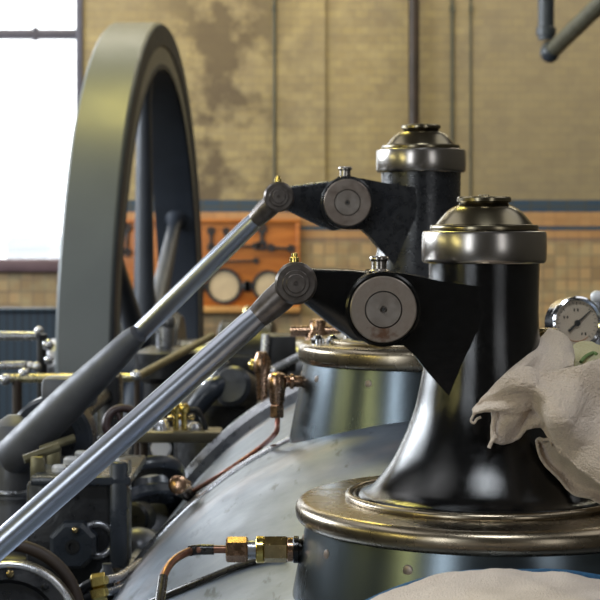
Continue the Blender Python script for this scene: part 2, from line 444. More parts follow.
# ---- orange tool board
BY = WY-.042
t = Thing('tool_board', 'orange varnished wooden tool board on the wall behind the flywheel and rods', 'board', P(226,312,BY))
def rect(bm, x0, y0, x1, y1, Ya, th, bev=.004):
    a, b = P(x0,y1,Ya), P(x1,y0,Ya); add_box(bm, (a.x,Ya-th,a.z), (b.x,Ya,b.z), bev)
bm = B(); rect(bm, 112, 222, 297, 306, WY-.004, .036); t.part('panel', bm, 'woodboard')
bm = B(); rect(bm, 110, 306, 300, 312, WY-.004, .11); t.part('ledge', bm, 'woodedge')
bm = B(); rect(bm, 110, 219, 300, 223, WY-.004, .055); t.part('top_strip', bm, 'woodboard')
for px in (110, 296): 
    bm = B(); rect(bm, px, 222, px+4, 306, WY-.004, .055); t.part('side_strip', bm, 'woodboard')
def spanner(name, label, cx, cy, L, ang, hw, dbl=True):
    bm = B(); c = P(cx,cy,BY-.012); k = BY/F; L *= k; hw *= k
    rot = Matrix.Rotation(-ang, 4, 'Y'); c0 = Vector((0,0,0))
    t2 = B(); add_box(t2, (-L/2,-.008,-hw*.45), (L/2,.008,hw*.45), .003)
    for e in ((-1,1) if dbl else (1,)):
        add_lathe(t2, (e*L/2,-.011,0), (0,1,0), [(hw*.55,0),(hw*1.3,0),(hw*1.3,.022),(hw*.55,.022)], 20, closed=True)
    bmesh.ops.transform(t2, matrix=Matrix.Translation(c)@rot, verts=t2.verts); merge(bm, t2)
    single(name, bm, 'tool', label, 'spanner', c, 'tools on the orange board')
spanner('spanner', 'short upright spanner, leftmost in top row of the orange board', 211, 239, 16, PI/2, 3.2)
spanner('spanner', 'short upright spanner beneath the rear rod on the orange board', 226, 238, 14, PI/2, 2.8)
spanner('spanner', 'level double-ended spanner high on the orange board', 243, 246, 26, 0, 3.0)
spanner('spanner', 'upright thick spanner right in top row of the orange board', 262, 237, 16, PI/2, 4.0)
spanner('spanner', 'long level spanner low in the middle of the orange board', 238, 261, 36, .03, 2.4)
spanner('spanner', 'level spanner right of the upright thick one on the orange board', 281, 248, 20, -.04, 3.0)
spanner('spanner', 'small upright spanner on the orange board seen through the flywheel', 127, 240, 24, PI/2, 3.4)
spanner('spanner', 'slanted spanner low on the orange board seen through the flywheel', 126, 284, 30, 2.3, 3.4)
for px, py, r, lab in ((224,286,18,'dark iron ring around a cream disc hung on the orange board, left one'), (268,286,16,'dark iron ring around a cream disc hung on the orange board, right one')):
    k = BY/F; c = P(px,py,BY)
    g = Thing('ring_gauge', lab, 'ring', c, 'ring gauges on the orange board')
    bm = B(); add_lathe(bm, c+Vector((0,-.03,0)), (0,1,0), [(r*.82*k,0),(r*k,0),(r*k,.028),(r*.82*k,.028)], 40, closed=True); g.part('ring', bm, 'tool')
    bm = B(); add_lathe(bm, c+Vector((0,-.018,0)), (0,1,0), [(r*.84*k,0),(r*.84*k,.016)], 40); g.part('disc', bm, 'cream')
    for e in (-1,1):
        bm = B(); add_prism(bm, [(c.x+e*r*k*.95,c.z-.02),(c.x+e*r*k*1.25,c.z-.045),(c.x+e*r*k*1.45,c.z-.045),(c.x+e*r*k*1.45,c.z+.045),(c.x+e*r*k*1.25,c.z+.045),(c.x+e*r*k*.95,c.z+.02)], c.y-.03, c.y-.002, .003); g.part('lug', bm, 'tool')

# ================================================================ FLYWHEEL
FC = Vector((-.825, 9.0, P(0,363,9.0).z)); FR = 1.79
t = Thing('flywheel', 'tall grey flywheel with a broad rim standing left of the engine', 'flywheel', (FC.x,FC.y,FC.z-FR))
AX = Vector((1,-.053,0)).normalized()
bm = B()
add_lathe(bm, FC, AX, [(1.55,-.125),(1.775,-.125),(1.79,-.112),(1.79,.106),(1.782,.115),(1.55,.115)], 160, closed=True)
rim = t.part('rim', bm, 'wheel', sharp=25)
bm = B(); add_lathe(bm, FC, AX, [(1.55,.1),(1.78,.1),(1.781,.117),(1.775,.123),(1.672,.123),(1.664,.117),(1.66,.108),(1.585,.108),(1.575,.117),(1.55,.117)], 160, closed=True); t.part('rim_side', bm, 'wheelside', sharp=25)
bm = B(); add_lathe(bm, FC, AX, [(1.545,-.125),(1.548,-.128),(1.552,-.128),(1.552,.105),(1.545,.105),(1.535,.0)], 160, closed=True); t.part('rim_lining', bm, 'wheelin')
u, v, d = frame_of(AX)
for k in range(6):
    a = 2*PI*k/6+PI/3*.5+PI/2*0; dr = u*math.cos(a)+v*math.sin(a)
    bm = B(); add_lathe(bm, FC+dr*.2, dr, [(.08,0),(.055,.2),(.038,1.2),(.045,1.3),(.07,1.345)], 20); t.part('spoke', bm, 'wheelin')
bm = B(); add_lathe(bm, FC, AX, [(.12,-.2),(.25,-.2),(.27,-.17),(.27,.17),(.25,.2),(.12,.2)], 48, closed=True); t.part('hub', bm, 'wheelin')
bm = B(); add_lathe(bm, FC, AX, [(.115,-.5),(.125,-.49),(.125,1.5),(.115,1.51)], 32); t.part('shaft', bm, 'steel')

# ================================================================ ENGINE BED, BEARING
bm = B(); add_box(bm, (-2.4,2.6,0), (-.49,4.1,1.32), .02); add_box(bm, (-2.4,4.1,0), (1.5,6.3,1.32), .02); add_box(bm, (-.55,6.3,0), (1.5,11,1.32), .04)
single('engine_bed', bm, 'darker', 'black cast-iron engine bed under the machinery behind the cylinder', 'engine bed', (.4,6,0))
t = Thing('shaft_bearing', 'dark bearing pedestal with brass oil cups on the crankshaft right of the flywheel', 'bearing', (-.33,9.0,1.32))
c = FC+AX*.55
bm = B(); add_box(bm, (c.x-.17,8.55,1.32), (c.x+.17,9.45,FC.z-.05), .03); add_box(bm, (c.x-.2,8.4,1.32), (c.x+.2,9.6,1.42), .02); t.part('pedestal', bm, 'dark')
bm = B(); add_lathe(bm, c-AX*.15, AX, [(.2,0),(.235,.02),(.235,.28),(.2,.3)], 40); add_box(bm, (c.x-.13,8.72,FC.z-.06), (c.x+.13,9.28,FC.z+.06), .02); t.part('bearing_cap', bm, 'dark')
for yy in (8.86, 9.14):
    bm = B(); add_lathe(bm, (c.x,yy,FC.z+.18), (0,0,1), [(.015,0),(.015,.05),(.024,.06),(.026,.10),(.02,.115),(.0,.12)], 20); t.part('oil_cup', bm, 'brass', label='brass oil cup')

# ================================================================ STEAM CYLINDER
def smooth(a, b, x):
    t = max(0, min(1, (x-a)/(b-a))); return t*t*(3-2*t)
def sect(Y):
    k = max(0, min(1, (Y-2.15)/.62)); k = .25*smooth(0,1,k)+.75*k
    return .256+.04*(Y-2.18), EZ+(-1.22*(1-k)-1.036*k), .80*(1-k)+.73*k
def hit(x, y, off=0.):
    Y = 1.2
    while Y < 4.2:
        p = P(x, y, Y); cx, cz, R = sect(Y)
        q = Vector((p.x-cx, 0, p.z-cz))
        if q.length <= R: return p+q.normalized()*off
        Y += .002
    raise ValueError((x, y))
t = Thing('steam_cylinder', 'large horizontal blue-grey sheet-clad engine cylinder in the foreground', 'engine cylinder', (.29,2.6,0))
bm = B(); rings = []; NS = 144
ys = [.75+.1*i for i in range(14)]+[2.1+.02*i for i in range(38)]+[2.9,3.1,3.3,3.5,3.7,3.85]
for Y in ys:
    cx, cz, R = sect(Y); rings.append([bm.verts.new((cx+R*math.sin(2*PI*k/NS), Y, cz+R*math.cos(2*PI*k/NS))) for k in range(NS)])
for a, b in zip(rings, rings[1:]):
    for k in range(NS): bm.faces.new((a[k], b[k], b[(k+1)%NS], a[(k+1)%NS]))
bm.faces.new(rings[0]); bm.faces.new(rings[-1])
t.part('cladding', bm, 'cladding', sharp=50)
cx, cz, R = sect(3.9)
bm = B(); add_lathe(bm, (cx,3.83,cz), (.04,1,0), [(.6,0),(.752,0),(.766,.012),(.766,.085),(.75,.10),(.6,.10)], 144, closed=True); t.part('end_flange', bm, 'steel')
for yy in (1.3, 3.4):
    cx, cz, R = sect(yy)
    bm = B(); add_box(bm, (cx-.4,yy-.15,0), (cx+.4,yy+.15,cz-R*.84), .02); t.part('support', bm, 'dark')
# thin steel beading at the raised step
bm = B(); pts = []
for k in range(40):
    a = -1.5+k*.04; cx, cz, R = sect(3.03); pts.append((cx+R*math.sin(a), 3.03, cz+R*math.cos(a)))
add_tube(bm, pts, .0085, seg=14, sub=3); t.part('beading', bm, 'bright')

# ---- pipes lying on the cylinder
t = Thing('drain_pipe', 'pale worn pipe running along the left flank of the cylinder', 'pipe', hit(150,556))
def tang(Y, off):
    cx, cz, R = sect(Y); return Vector((cx-(R+off)*.835, Y, cz+(R+off)*.55))
bm = B(); add_tube(bm, [tang(Y,.008) for Y in (2.6,2.85,3.1,3.4,3.7,3.86)], .011, seg=14); t.part('tube', bm, 'steel')
for Y in (3.0, 3.45):
    bm = B(); p = tang(Y,.008); add_cyl(bm, p+Vector((0,-.02,0)), p+Vector((0,.02,0)), .017); t.part('union', bm, 'copper')
p0 = hit(162,590,.006); p1 = hit(262,563,.006)
bm = B(); add_tube(bm, [hit(x,y,.005) for x,y in ((150,606),(175,595),(205,583),(235,571),(262,563),(285,560))], .0048, seg=12)
single('cable', bm, 'blacktube', 'thin black cable across the cylinder below the brass union', 'cable', hit(205,583))

# ================================================================ VALVE BONNETS
def bonnet(name, label, ax, ay, dz, fr, jr0, jr1, jbot, near):
    th = .030 if near else .037
    Z = EZ+dz
    O = Vector((ax, ay, Z-.385))
    t = Thing(name, label, 'valve bonnet', O)
    up = (0,0,1)
    fx = ax+.010
    bm = B(); add_lathe(bm, (fx,ay,Z), up, [(jr1,jbot),(jr0,-.340-th),(jr0-.02,-.340-th)], 96, cap=True); t.part('jacket', bm, 'jacket')
    bm = B()
    rr = .013
    arc = [(fr-rr+rr*math.sin(PI/2*i/6), -.342-rr+rr*math.cos(PI/2*i/6)) for i in range(7)]+[(fr-rr+rr*math.cos(PI/2*i/6), -.342-th+rr-rr*math.sin(PI/2*i/6)) for i in range(7)]
    add_lathe(bm, (fx,ay,Z), up, [(.12,-.342)]+arc+[(.12,-.342-th)], 128, closed=True); fl = t.part('flange', bm, 'flange')
    for k, deg in enumerate((-88, -62, -30, 10, 40)):
        a = math.radians(deg); dr = Vector((math.sin(a), -math.cos(a), 0)); r = jr0+.004*(1)
        bm = B(); add_lathe(bm, Vector((fx,ay,Z-.364-th))+dr*(jr0-.004), dr, [(.008,0),(.008,.006),(.006,.009),(.0,.0105)], 16); t.part('screw', bm, 'pinface', parent=fl)
    # bell and column
    prof = [(.15,-.343),(.1605,-.343),(.1625,-.340),(.160,-.3355),(.155,-.3335),(.146,-.330),(.138,-.322),(.131,-.313),(.124,-.304),(.118,-.295),(.111,-.282),(.1045,-.2685),(.0985,-.255),(.0935,-.241),(.0895,-.229),(.0862,-.2165),(.0838,-.205),(.0815,-.193),(.0782,-.178),(.0750,-.162),(.0722,-.145),(.0702,-.125),(.0695,-.105),(.0700,-.075),(.0708,-.05),(.0710,-.03),(.0710,0)]
    bm = B(); add_lathe(bm, (ax,ay,Z), up, prof, 96); col = t.part('column', bm, 'black' if near else 'black2', sharp=60)
    bm = B(); add_torus(bm, (ax,ay,Z-.339), up, .173, .0055, 96); t.part('base_ring', bm, 'flange')
    bm = B(); add_torus(bm, (ax,ay,Z-.340), up, .1655, .004, 96); t.part('packing_ring', bm, 'black')
    # cap
    bm = B(); add_lathe(bm, (ax,ay,Z), up, [(.066,-.0410),(.0765,-.0410),(.0785,-.0395),(.0797,-.036),(.0800,-.020),(.0797,-.004),(.0787,-.0012),(.0772,-.0002),(.06,-.0002)], 96, closed=True); t.part('cap_ring', bm, 'nickel')
    bm = B(); add_lathe(bm, (ax,ay,Z), up, [(.04,-.001),(.0685,-.001),(.0695,.001),(.0695,.0055),(.0685,.0075),(.0640,.0080),(.0618,.0085),(.0592,.0120),(.0555,.0165),(.0515,.0212),(.0475,.0252),(.0435,.0284),(.0395,.0306),(.0355,.0323),(.0330,.0334),(.0318,.0345),(.0312,.036),(.0312,.039),(0,.039)], 96, cap=False); dm = t.part('dome', bm, 'bronze', sharp=40)
    bm = B(); add_lathe(bm, (ax,ay,Z), up, [(.0,.0365),(.0335,.0365),(.0348,.038),(.0348,.042),(.0335,.0438),(.028,.0445),(.024,.0436),(.008,.0436),(.006,.0465),(.0,.047)], 64); t.part('top_button', bm, 'bronze', parent=dm)
    # bracket web, boss and pin
    px, pz = -.134, -.096
    bm = B()
    W = [(-.150,-.050),(-.134,-.0505),(-.105,-.0535),(-.06,-.0625),(-.02,-.068),(.0,-.07),(.0,-.30),(-.03,-.235),(-.045,-.212),(-.075,-.178),(-.092,-.156),(-.107,-.1425),(-.134,-.1425)]
    w2 = B(); add_prism(w2, [(x, z) for x, z in W], -1, 1, 0)
    bmesh.ops.bevel(w2, geom=[e for e in w2.edges if len(e.link_faces)==2 and e.calc_face_angle(0)>1.2 and abs(e.verts[0].co.y-e.verts[1].co.y)<.1], offset=.004, segments=2, affect='EDGES')
    for q in w2.verts:
        hw = .0686-.0066*smooth(.01,.13,-q.co.x)
        yy = (1 if q.co.y > 0 else -1)*(hw-(1-abs(q.co.y))*1.0)
        q.co = Vector((ax+q.co.x, ay+yy, Z+q.co.z))
    merge(bm, w2)
    t.part('bracket', bm, 'black' if near else 'black2')
    bm = B(); add_lathe(bm, (ax+px, ay-.098, Z+pz), (0,1,0), [(.030,0),(.0435,0),(.0462,.003),(.0462,.19),(.043,.193),(.030,.193)], 64, closed=True); t.part('boss', bm, 'black' if near else 'black2')
    bm = B(); add_lathe(bm, (ax+px, ay-.105, Z+pz), (0,1,0), [(.0230,.0),(.0395,.0),(.0408,.0015),(.0408,.02),(.0230,.02)], 64, closed=True); pn = t.part('pin', bm, 'rustypin' if near else 'pinface')
    bm = B(); add_lathe(bm, (ax+px, ay-.1045, Z+pz), (0,1,0), [(.0045,.004),(.0045,.0),(.0212,.0),(.0220,.001),(.0220,.02)], 64); t.part('pin_core', bm, 'pincore', parent=pn)
    bm = B(); add_lathe(bm, (ax+px, ay-.1025, Z+pz), (0,1,0), [(.0235,.0),(.0235,.01),(0,.01)], 48, cap=False); add_lathe(bm, (ax+px, ay-.1046, Z+pz), (0,1,0), [(0,0),(.0022,0),(.0022,.003)], 16); t.part('pin_groove', bm, 'ink', parent=pn)
    # oil cup on the boss
    oc = Vector((ax+px-.002, ay-.03, Z+pz+.044))
    bm = B(); add_lathe(bm, oc, up, [(.0135,-.006),(.0135,.002),(.0098,.004),(.0098,.0135),(.0116,.014),(.0122,.0155),(.0122,.019),(.0112,.0205),(.0,.0205)], 24); t.part('oil_cup', bm, 'nickel')
    return t
bonnet('valve_bonnet', 'nearer black valve bonnet with bell-shaped column, nickel cap and domed top', .236, 2.18, 0, .252, .238, .286, -.62, True)
bt = bonnet('valve_bonnet', 'farther black valve bonnet with domed nickel cap, blurred behind the nearer one', .2157, 3.03, .145, .229, .219, .280, -.70, False)
bt.o['group'] = 'valve bonnets'
for o in COL.objects:
    if o.name == 'valve_bonnet': o['group'] = 'valve bonnets'
# nuts on the farther flange
for x, y in ((333,343),(349,342),(318,346)):
    p = P(x,y,2.97); p.z = EZ+.145-.342
    bm = B(); add_lathe(bm, p, (0,0,1), [(.012,0),(.012,.008),(.009,.011),(.005,.015),(0,.016)], 12); bt.part('acorn_nut', bm, 'chrome')

# ================================================================ ROCKER LEVERS AND RODS
def lever(label, ax, ay, dz, ex, ez, near):
    """ex, ez: eye centre relative to the axis."""
    Z = EZ+dz; px, pz = -.134, -.096
    t = Thing('rocker_lever', label, 'lever', (ax+px, ay, Z+pz), 'rocker levers')
    a = Vector((px, pz)); e = Vector((ex, ez)); d = (e-a).normalized(); n = Vector((-d.y, d.x))
    if n.y < 0: n = -n
    poly = [a+n*.043, a+d*.05+n*.034, e+n*.021-d*.01]
    for k in range(7):
        th = PI/2-PI*k/6
        poly.append(e+d*math.cos(th)*.021+n*math.sin(th)*.021)
    poly += [e-n*.021-d*.012, a+d*.055-n*.04, a+d*.02-n*.052, a-n*.046]
    bm = B(); add_prism(bm, [(ax+p.x, Z+p.y) for p in poly], ay-.028, ay+.05, .007); t.part('arm', bm, 'black' if near else 'black2')
    bm = B(); add_cyl(bm, (ax+ex, ay-.045, Z+ez), (ax+ex, ay+.055, Z+ez), .012); t.part('pin', bm, 'eye')
    return t
def rod(label, ax, ay, dz, ex, ez, end, r0, r1, near):
    Z = EZ+dz; y = ay-.052
    E = Vector((ax+ex, y, Z+ez)); end = Vector(end); d = (end-E).normalized(); L = (end-E).length
    t = Thing('valve_rod', label, 'rod', E, 'slanting valve rods')
    bm = B(); add_lathe(bm, E, d, [(.013,.024),(.0150,.045),(r0*.94,.07),(r0,.08),((r0+r1)/2,L*.5),(r1,L)], 40); t.part('shaft', bm, 'rod')
    bm = B(); add_lathe(bm, E+Vector((0,-.022,0)), (0,1,0), [(.014,0),(.0235,0),(.0265,.004),(.0265,.036),(.0235,.04),(.014,.04)], 48, closed=True)
    add_lathe(bm, E+d*.015, d, [(.019,0),(.0185,.02),(.0165,.04),(.015,.05)], 24); t.part('rod_eye', bm, 'eye')
    bm = B(); add_lathe(bm, E+Vector((0,-.026,0)), (0,1,0), [(.003,.003),(.003,0),(.011,0),(.012,.001),(.012,.0015),(.016,.0015),(.0172,.003),(.0172,.02)], 40); t.part('eye_pin', bm, 'eye')
    bm = B(); q = E+Vector((-.002,0,.024)); add_lathe(bm, q, (0,0,1), [(.006,0),(.006,.008),(.004,.009),(.004,.013),(0,.014)], 16); t.part('oil_nipple', bm, 'gold')
    return t, E, d
s = 780.
ex, ez = (296-300)/799.-.236, -(283-231)/799.
lever('near black rocker lever arm joining the nearer bonnet to its slanting rod', .236, 2.18, 0, ex, ez, True)
e1 = P(-70, 606, 2.128)
rod('nearer polished rod slanting from the rocker down to the lower left corner', .236, 2.18, 0, ex, ez, e1, .0160, .0170, True)
ex2, ez2 = (279-300)/571.-.2157, -(197-231)/571.-.145
lever('farther black rocker lever arm behind, on the rear bonnet', .2157, 3.03, .145, ex2, ez2, False)
e2 = P(70, 402, 3.2)
t2, E2, d2 = rod('farther polished rod slanting down to the grey eccentric strap past the flywheel', .2157, 3.03, .145, ex2, ez2, e2, .0165, .0185, False)
# socket of the far rod and eccentric strap
bm = B(); q = P(138,334,3.10); add_lathe(bm, q, d2, [(.0185,0),(.023,.02),(.028,.10),(.034,.20),(.037,.33),(.037,.38),(.03,.39)], 32); t2.part('rod_socket', bm, 'midgrey')
t = Thing('eccentric_strap', 'big pale grey eccentric strap at the foot of the farther rod', 'eccentric strap', P(58,500,3.0))
c = P(50,440,3.30)
bm = B(); add_lathe(bm, c, (0,1,0), [(.05,0),(.076,0),(.082,.008),(.082,.082),(.076,.09),(.05,.09)], 56, closed=True); t.part('strap', bm, 'bluegrey')
bm = B(); add_lathe(bm, c+Vector((0,.005,0)), (0,1,0), [(.0,0),(.052,0),(.052,.08),(0,.08)], 40, cap=False); t.part('sheave', bm, 'dark')
bm = B(); add_box(bm, c+Vector((-.02,.01,.06)), c+Vector((.085,.08,.12)), .012); t.part('strap_lug', bm, 'midgrey')
# layshaft that carries the eccentrics
t = Thing('layshaft', 'steel layshaft running beside the cylinder under the eccentric straps', 'shaft', (-.42,3.0,1.6))
bm = B(); add_cyl(bm, (c.x,3.2,c.z), (c.x,4.4,c.z), .02, bev=.003); t.part('shaft', bm, 'dark')
for yy in (3.45, 4.2):
    bm = B(); add_box(bm, (c.x-.02,yy,1.32), (c.x+.04,yy+.1,c.z+.05), .015); t.part('shaft_pedestal', bm, 'dark')
# dashpot at the left edge
t = Thing('dashpot', 'upright rounded grey dashpot cylinder at the left edge below the rails', 'dashpot', (P(12,430,3.3).x,3.3,1.32))
p = P(14,420,3.3)
bm = B(); add_lathe(bm, (p.x,3.3,1.32), (0,0,1), [(.06,0),(.06,.02),(.040,.03),(.040,p.z-1.32-.15),(.048,p.z-1.32-.148),(.048,p.z-1.32-.03),(.04,p.z-1.32-.008),(.012,p.z-1.32+.01),(0,p.z-1.32+.01)], 32); t.part('body', bm, 'midgrey')
bm = B(); q = P(12,490,3.3); add_torus(bm, (p.x,3.3,q.z), (0,0,1), .046, .006, 32); t.part('band', bm, 'steel')

# ================================================================ OIL UNION IN FRONT
t = Thing('oil_union', 'brass and bronze pipe union on the left of the nearer bonnet', 'pipe union', P(306,550,2.17))
Yu = 2.17
def seg_(bm, x0, x1, hpx, kind='cyl', yc=549.5, ph=0):
    a, b = P(x0,yc,Yu), P(x1,yc,Yu); r = hpx/2/ (F/Yu)
    if kind == 'hex': add_hex(bm, a, b, r*1.1, ph)
    else: add_cyl(bm, a, b, r)
bm = B(); seg_(bm, 226, 248, 23, 'hex', 549.5, .3); t.part('tube_nut', bm, 'copper', label='copper-coloured hexagon nut')
bm = B(); seg_(bm, 247, 257, 18); t.part('sleeve', bm, 'steel')
bm = B(); seg_(bm, 256, 264, 27); t.part('collar', bm, 'gold')
bm = B(); seg_(bm, 263, 288, 24, 'hex', 549.5, .52); t.part('body_nut', bm, 'brass')
bm = B(); seg_(bm, 287, 294, 24); t.part('end_collar', bm, 'copper')
bm = B(); seg_(bm, 293, 299, 27); seg_(bm, 298, 316, 21); t.part('black_boss', bm, 'black')
t = Thing('oil_tube', 'black-sleeved copper tube bending down from the brass union', 'tube', P(160,600,2.1))
pts = [P(158,620,2.02), P(160,600,2.05), P(163,578,2.09), P(172,562,2.13), P(188,552,2.16), P(205,549.5,2.17), P(232,549.5,2.17)]
bm = B(); add_tube(bm, pts, .0052, seg=14); tb = t.part('tube', bm, 'coppertube')
bm = B(); add_tube(bm, [P(190,551,2.163), P(198,549.8,2.17), P(214,549.5,2.17)], .0068, seg=14); t.part('sleeve', bm, 'blacktube', parent=tb)
bm = B(); add_tube(bm, [P(158,620,2.02), P(160,600,2.05), P(163,578,2.09)], .0064, seg=14); t.part('sleeve', bm, 'blacktube', parent=tb)

# union on the farther jacket and its copper tube
t = Thing('oil_elbow', 'brown bronze elbow union on the left of the farther bonnet jacket', 'pipe union', P(280,384,2.99))
bm = B(); add_cyl(bm, P(283,381.5,2.98), P(304,381.5,2.99), .010); add_cyl(bm, P(290,381.5,2.98), P(294,381.5,2.98), .0135); t.part('stub', bm, 'copper')
bm = B(); add_lathe(bm, P(277,405,2.975), (0,0,1), [(.010,0),(.013,.006),(.015,.025),(.0165,.03),(.0175,.045),(.014,.054),(.008,.057),(0,.057)], 20); t.part('elbow_body', bm, 'copper')
bm = B(); a = P(277,405,2.975); add_hex(bm, a+Vector((0,0,-.022)), a+Vector((0,0,.001)), .0135); t.part('tube_nut', bm, 'copper')
bm = B(); pts = [P(277,410,2.975), P(277.5,424,2.97), P(275,434,2.95)]+[hit(x,y,.006) for x,y in ((262,450),(240,466),(220,479),(203,489),(192,496))]
add_tube(bm, pts, .0046, seg=12)
single('copper_tube', bm, 'redtube', 'reddish copper tube curving over the cylinder from the elbow union', 'tube', P(277,410,2.975))
t = Thing('drain_cock', 'bronze drain cock with round end cap on the cylinder flank', 'drain cock', hit(188,497))
c0 = hit(192,497,.008)
q = P(180,485,2.98)
bm = B(); add_lathe(bm, q+Vector((-.004,-.024,.004)), (.25,.9,-.15), [(.0,0),(.012,0),(.0165,.003),(.0165,.016),(.012,.02),(.011,.045)], 24); t.part('end_cap', bm, 'copper')
bm = B(); add_tube(bm, [q, (q+c0)/2+Vector((0,0,.004)), c0], .010, seg=16); t.part('body', bm, 'copper')
bm = B(); add_sphere(bm, c0, .015); t.part('base_nut', bm, 'dark')

# ================================================================ PRESSURE GAUGE
gc = P(577,323,2.75); gn = Vector((.26,-1,.03)).normalized(); gr = .0425
t = Thing('pressure_gauge', 'round chrome pressure gauge with cream dial behind the rag', 'gauge', P(577,420,2.75))
u, v, d = frame_of(gn)
bm = B(); add_lathe(bm, gc-gn*.04, gn, [(gr*.8,0),(gr*.97,.004),(gr*.97,.034)], 48); t.part('case', bm, 'chrome')
bm = B(); add_lathe(bm, gc, gn, [(gr*.86,-.006),(gr*1.02,-.006),(gr*1.04,-.002),(gr*1.02,.004),(gr*.95,.006),(gr*.86,.002)], 56, closed=True); t.part('bezel', bm, 'chrome')
bm = B(); add_lathe(bm, gc, gn, [(0,-.001),(gr*.88,-.001),(gr*.88,-.004),(0,-.004)], 48, cap=False); dl = t.part('dial', bm, 'dial')
rt = Vector((0,0,1)).cross(gn).normalized(); upv = gn.cross(rt)
if rt.x < 0: rt = -rt
def onf(a, r, h): return gc+gn*h+(rt*math.sin(a)+upv*math.cos(a))*gr*r
bm = B()
for k in range(25):
    a = math.radians(-135+k*270/24); L = .12 if k % 4 == 0 else .06
    add_tube(bm, [onf(a,.80,-.0008), onf(a,.80-L,-.0008)], .0005, seg=6)
t.part('scale_marks', bm, 'ink', parent=dl)
bm = B()
for a in (-.05, -1.1, 2.55):
    c = onf(a,.5,-.0008)
    for i in (-1,1): add_tube(bm, [c+rt*(i*.003)+upv*.0022, c+rt*(i*.003)-upv*.0022], .0012, seg=6)
t.part('figures', bm, 'ink', parent=dl)
bm = B(); add_tube(bm, [onf(math.radians(a),.70,-.0007) for a in range(140,236,8)], .0007, seg=6); t.part('limit_arc', bm, 'orangeink', parent=dl)
bm = B(); na = math.radians(50)
add_tube(bm, [onf(na+PI,.46,.0012), onf(na+PI,.2,.0012), onf(na,.3,.0012), onf(na,.76,.0012)], .001, seg=8, radii=[.0024,.0016,.0015,.0006]); add_cyl(bm, gc, gc+gn*.003, .005); t.part('needle', bm, 'ink')
bm = B(); add_lathe(bm, gc, gn, [(gr*.88,.0025),(gr*.88,.0035)], 48); t.part('glass', bm, 'glass')
bm = B(); gb = gc-gn*.02; cx, cz, R = sect(gb.y); zb = cz+math.sqrt(R*R-(gb.x-cx)**2)
add_cyl(bm, (gb.x,gb.y,zb-.02), (gb.x,gb.y,gb.z-gr*.9), .009); add_hex(bm, (gb.x,gb.y,gb.z-gr-.03), (gb.x,gb.y,gb.z-gr*.93), .014); t.part('stem', bm, 'brass')
# pipe with white knob at the right edge
t = Thing('standpipe', 'thin steel standpipe with round white knob at the right edge above the gauge', 'pipe', (P(597,300,3.2).x,3.2,P(597,300,3.2).z-.3))
a = P(597,297,3.2); cx, cz, R = sect(3.2); zb = cz+math.sqrt(R*R-(a.x-cx)**2)
bm = B(); add_cyl(bm, (a.x,3.2,zb-.02), (a.x,3.2,a.z), .009); t.part('tube', bm, 'steel')
bm = B(); add_sphere(bm, a, .0125); t.part('knob', bm, 'white')

# ================================================================ RAGS
# bracket bar on which they hang
t = Thing('cock_lever', 'brass-tipped bar behind the column carrying the hanging rags', 'lever', P(550,345,2.27))
bm = B(); add_tube(bm, [P(505,352,2.24), P(560,357,2.235), P(700,362,2.22)], .011, seg=16); t.part('bar', bm, 'black')
bm = B(); add_box(bm, P(533,337,2.235), P(556,327.5,2.255), .003); t.part('tip', bm, 'brass')
YR = 2.09
def W3(lst): return [P(x,y,Y) for x,y,Y in lst]
t = Thing('rag', 'beige terry rag draped over the right side of the nearer black column', 'rag', P(560,500,2.05))
bm = B()
top = W3([(474,411,2.075),(486,396,2.07),(504,378,2.045),(522,368,2.035),(545,372,2.03),(571,367,2.03),(600,359,2.035),(645,350,2.05)])
bot = W3([(474,412.5,2.07),(490,410,2.055),(515,412.5,2.05),(533,409,2.05),(547,424,2.04),(553,442,2.03),(566,457,2.025),(584,471,2.02),(602,487,2.02),(650,522,2.02)])
add_sheet(bm, top, bot, 90, 46, lambda u,v: -.016*max(0,math.sin(PI*min(1,v*1.05)))**.8*smooth(0,.3,u)+.010*math.sin(u*15+v*3.0)*smooth(.25,.6,u)*math.sin(PI*v*.9+.1)-.005*math.sin(u*9-v*7), .0045, 1.3)
# rolled upper fold going back over the bar
top = W3([(486,396,2.085),(506,374,2.11),(527,351,2.15),(546,331,2.19),(556,329.5,2.20),(566,336,2.20),(573.5,352,2.18)])
bot = W3([(486,398,2.075),(504,384,2.09),(522,372,2.10),(540,374,2.105),(553,372,2.11),(564,369,2.11),(573,366,2.11)])
add_sheet(bm, top, bot, 44, 18, lambda u,v: -.012*math.sin(PI*v)+.005*math.sin(u*13+v*2), .003, 5.1)
# inner layer with a ragged notch
top = W3([(494,407,2.068),(506,408,2.064),(520,408,2.064),(534,407,2.06),(548,418,2.05),(556,434,2.045)])
bot = W3([(490,441,2.075),(503,445,2.07),(517,441,2.07),(526,430,2.07),(543,427,2.06),(551,447,2.05)])
add_sheet(bm, top, bot, 44, 14, lambda u,v: .005*math.sin(u*12+v*4), .0035, 9.4)
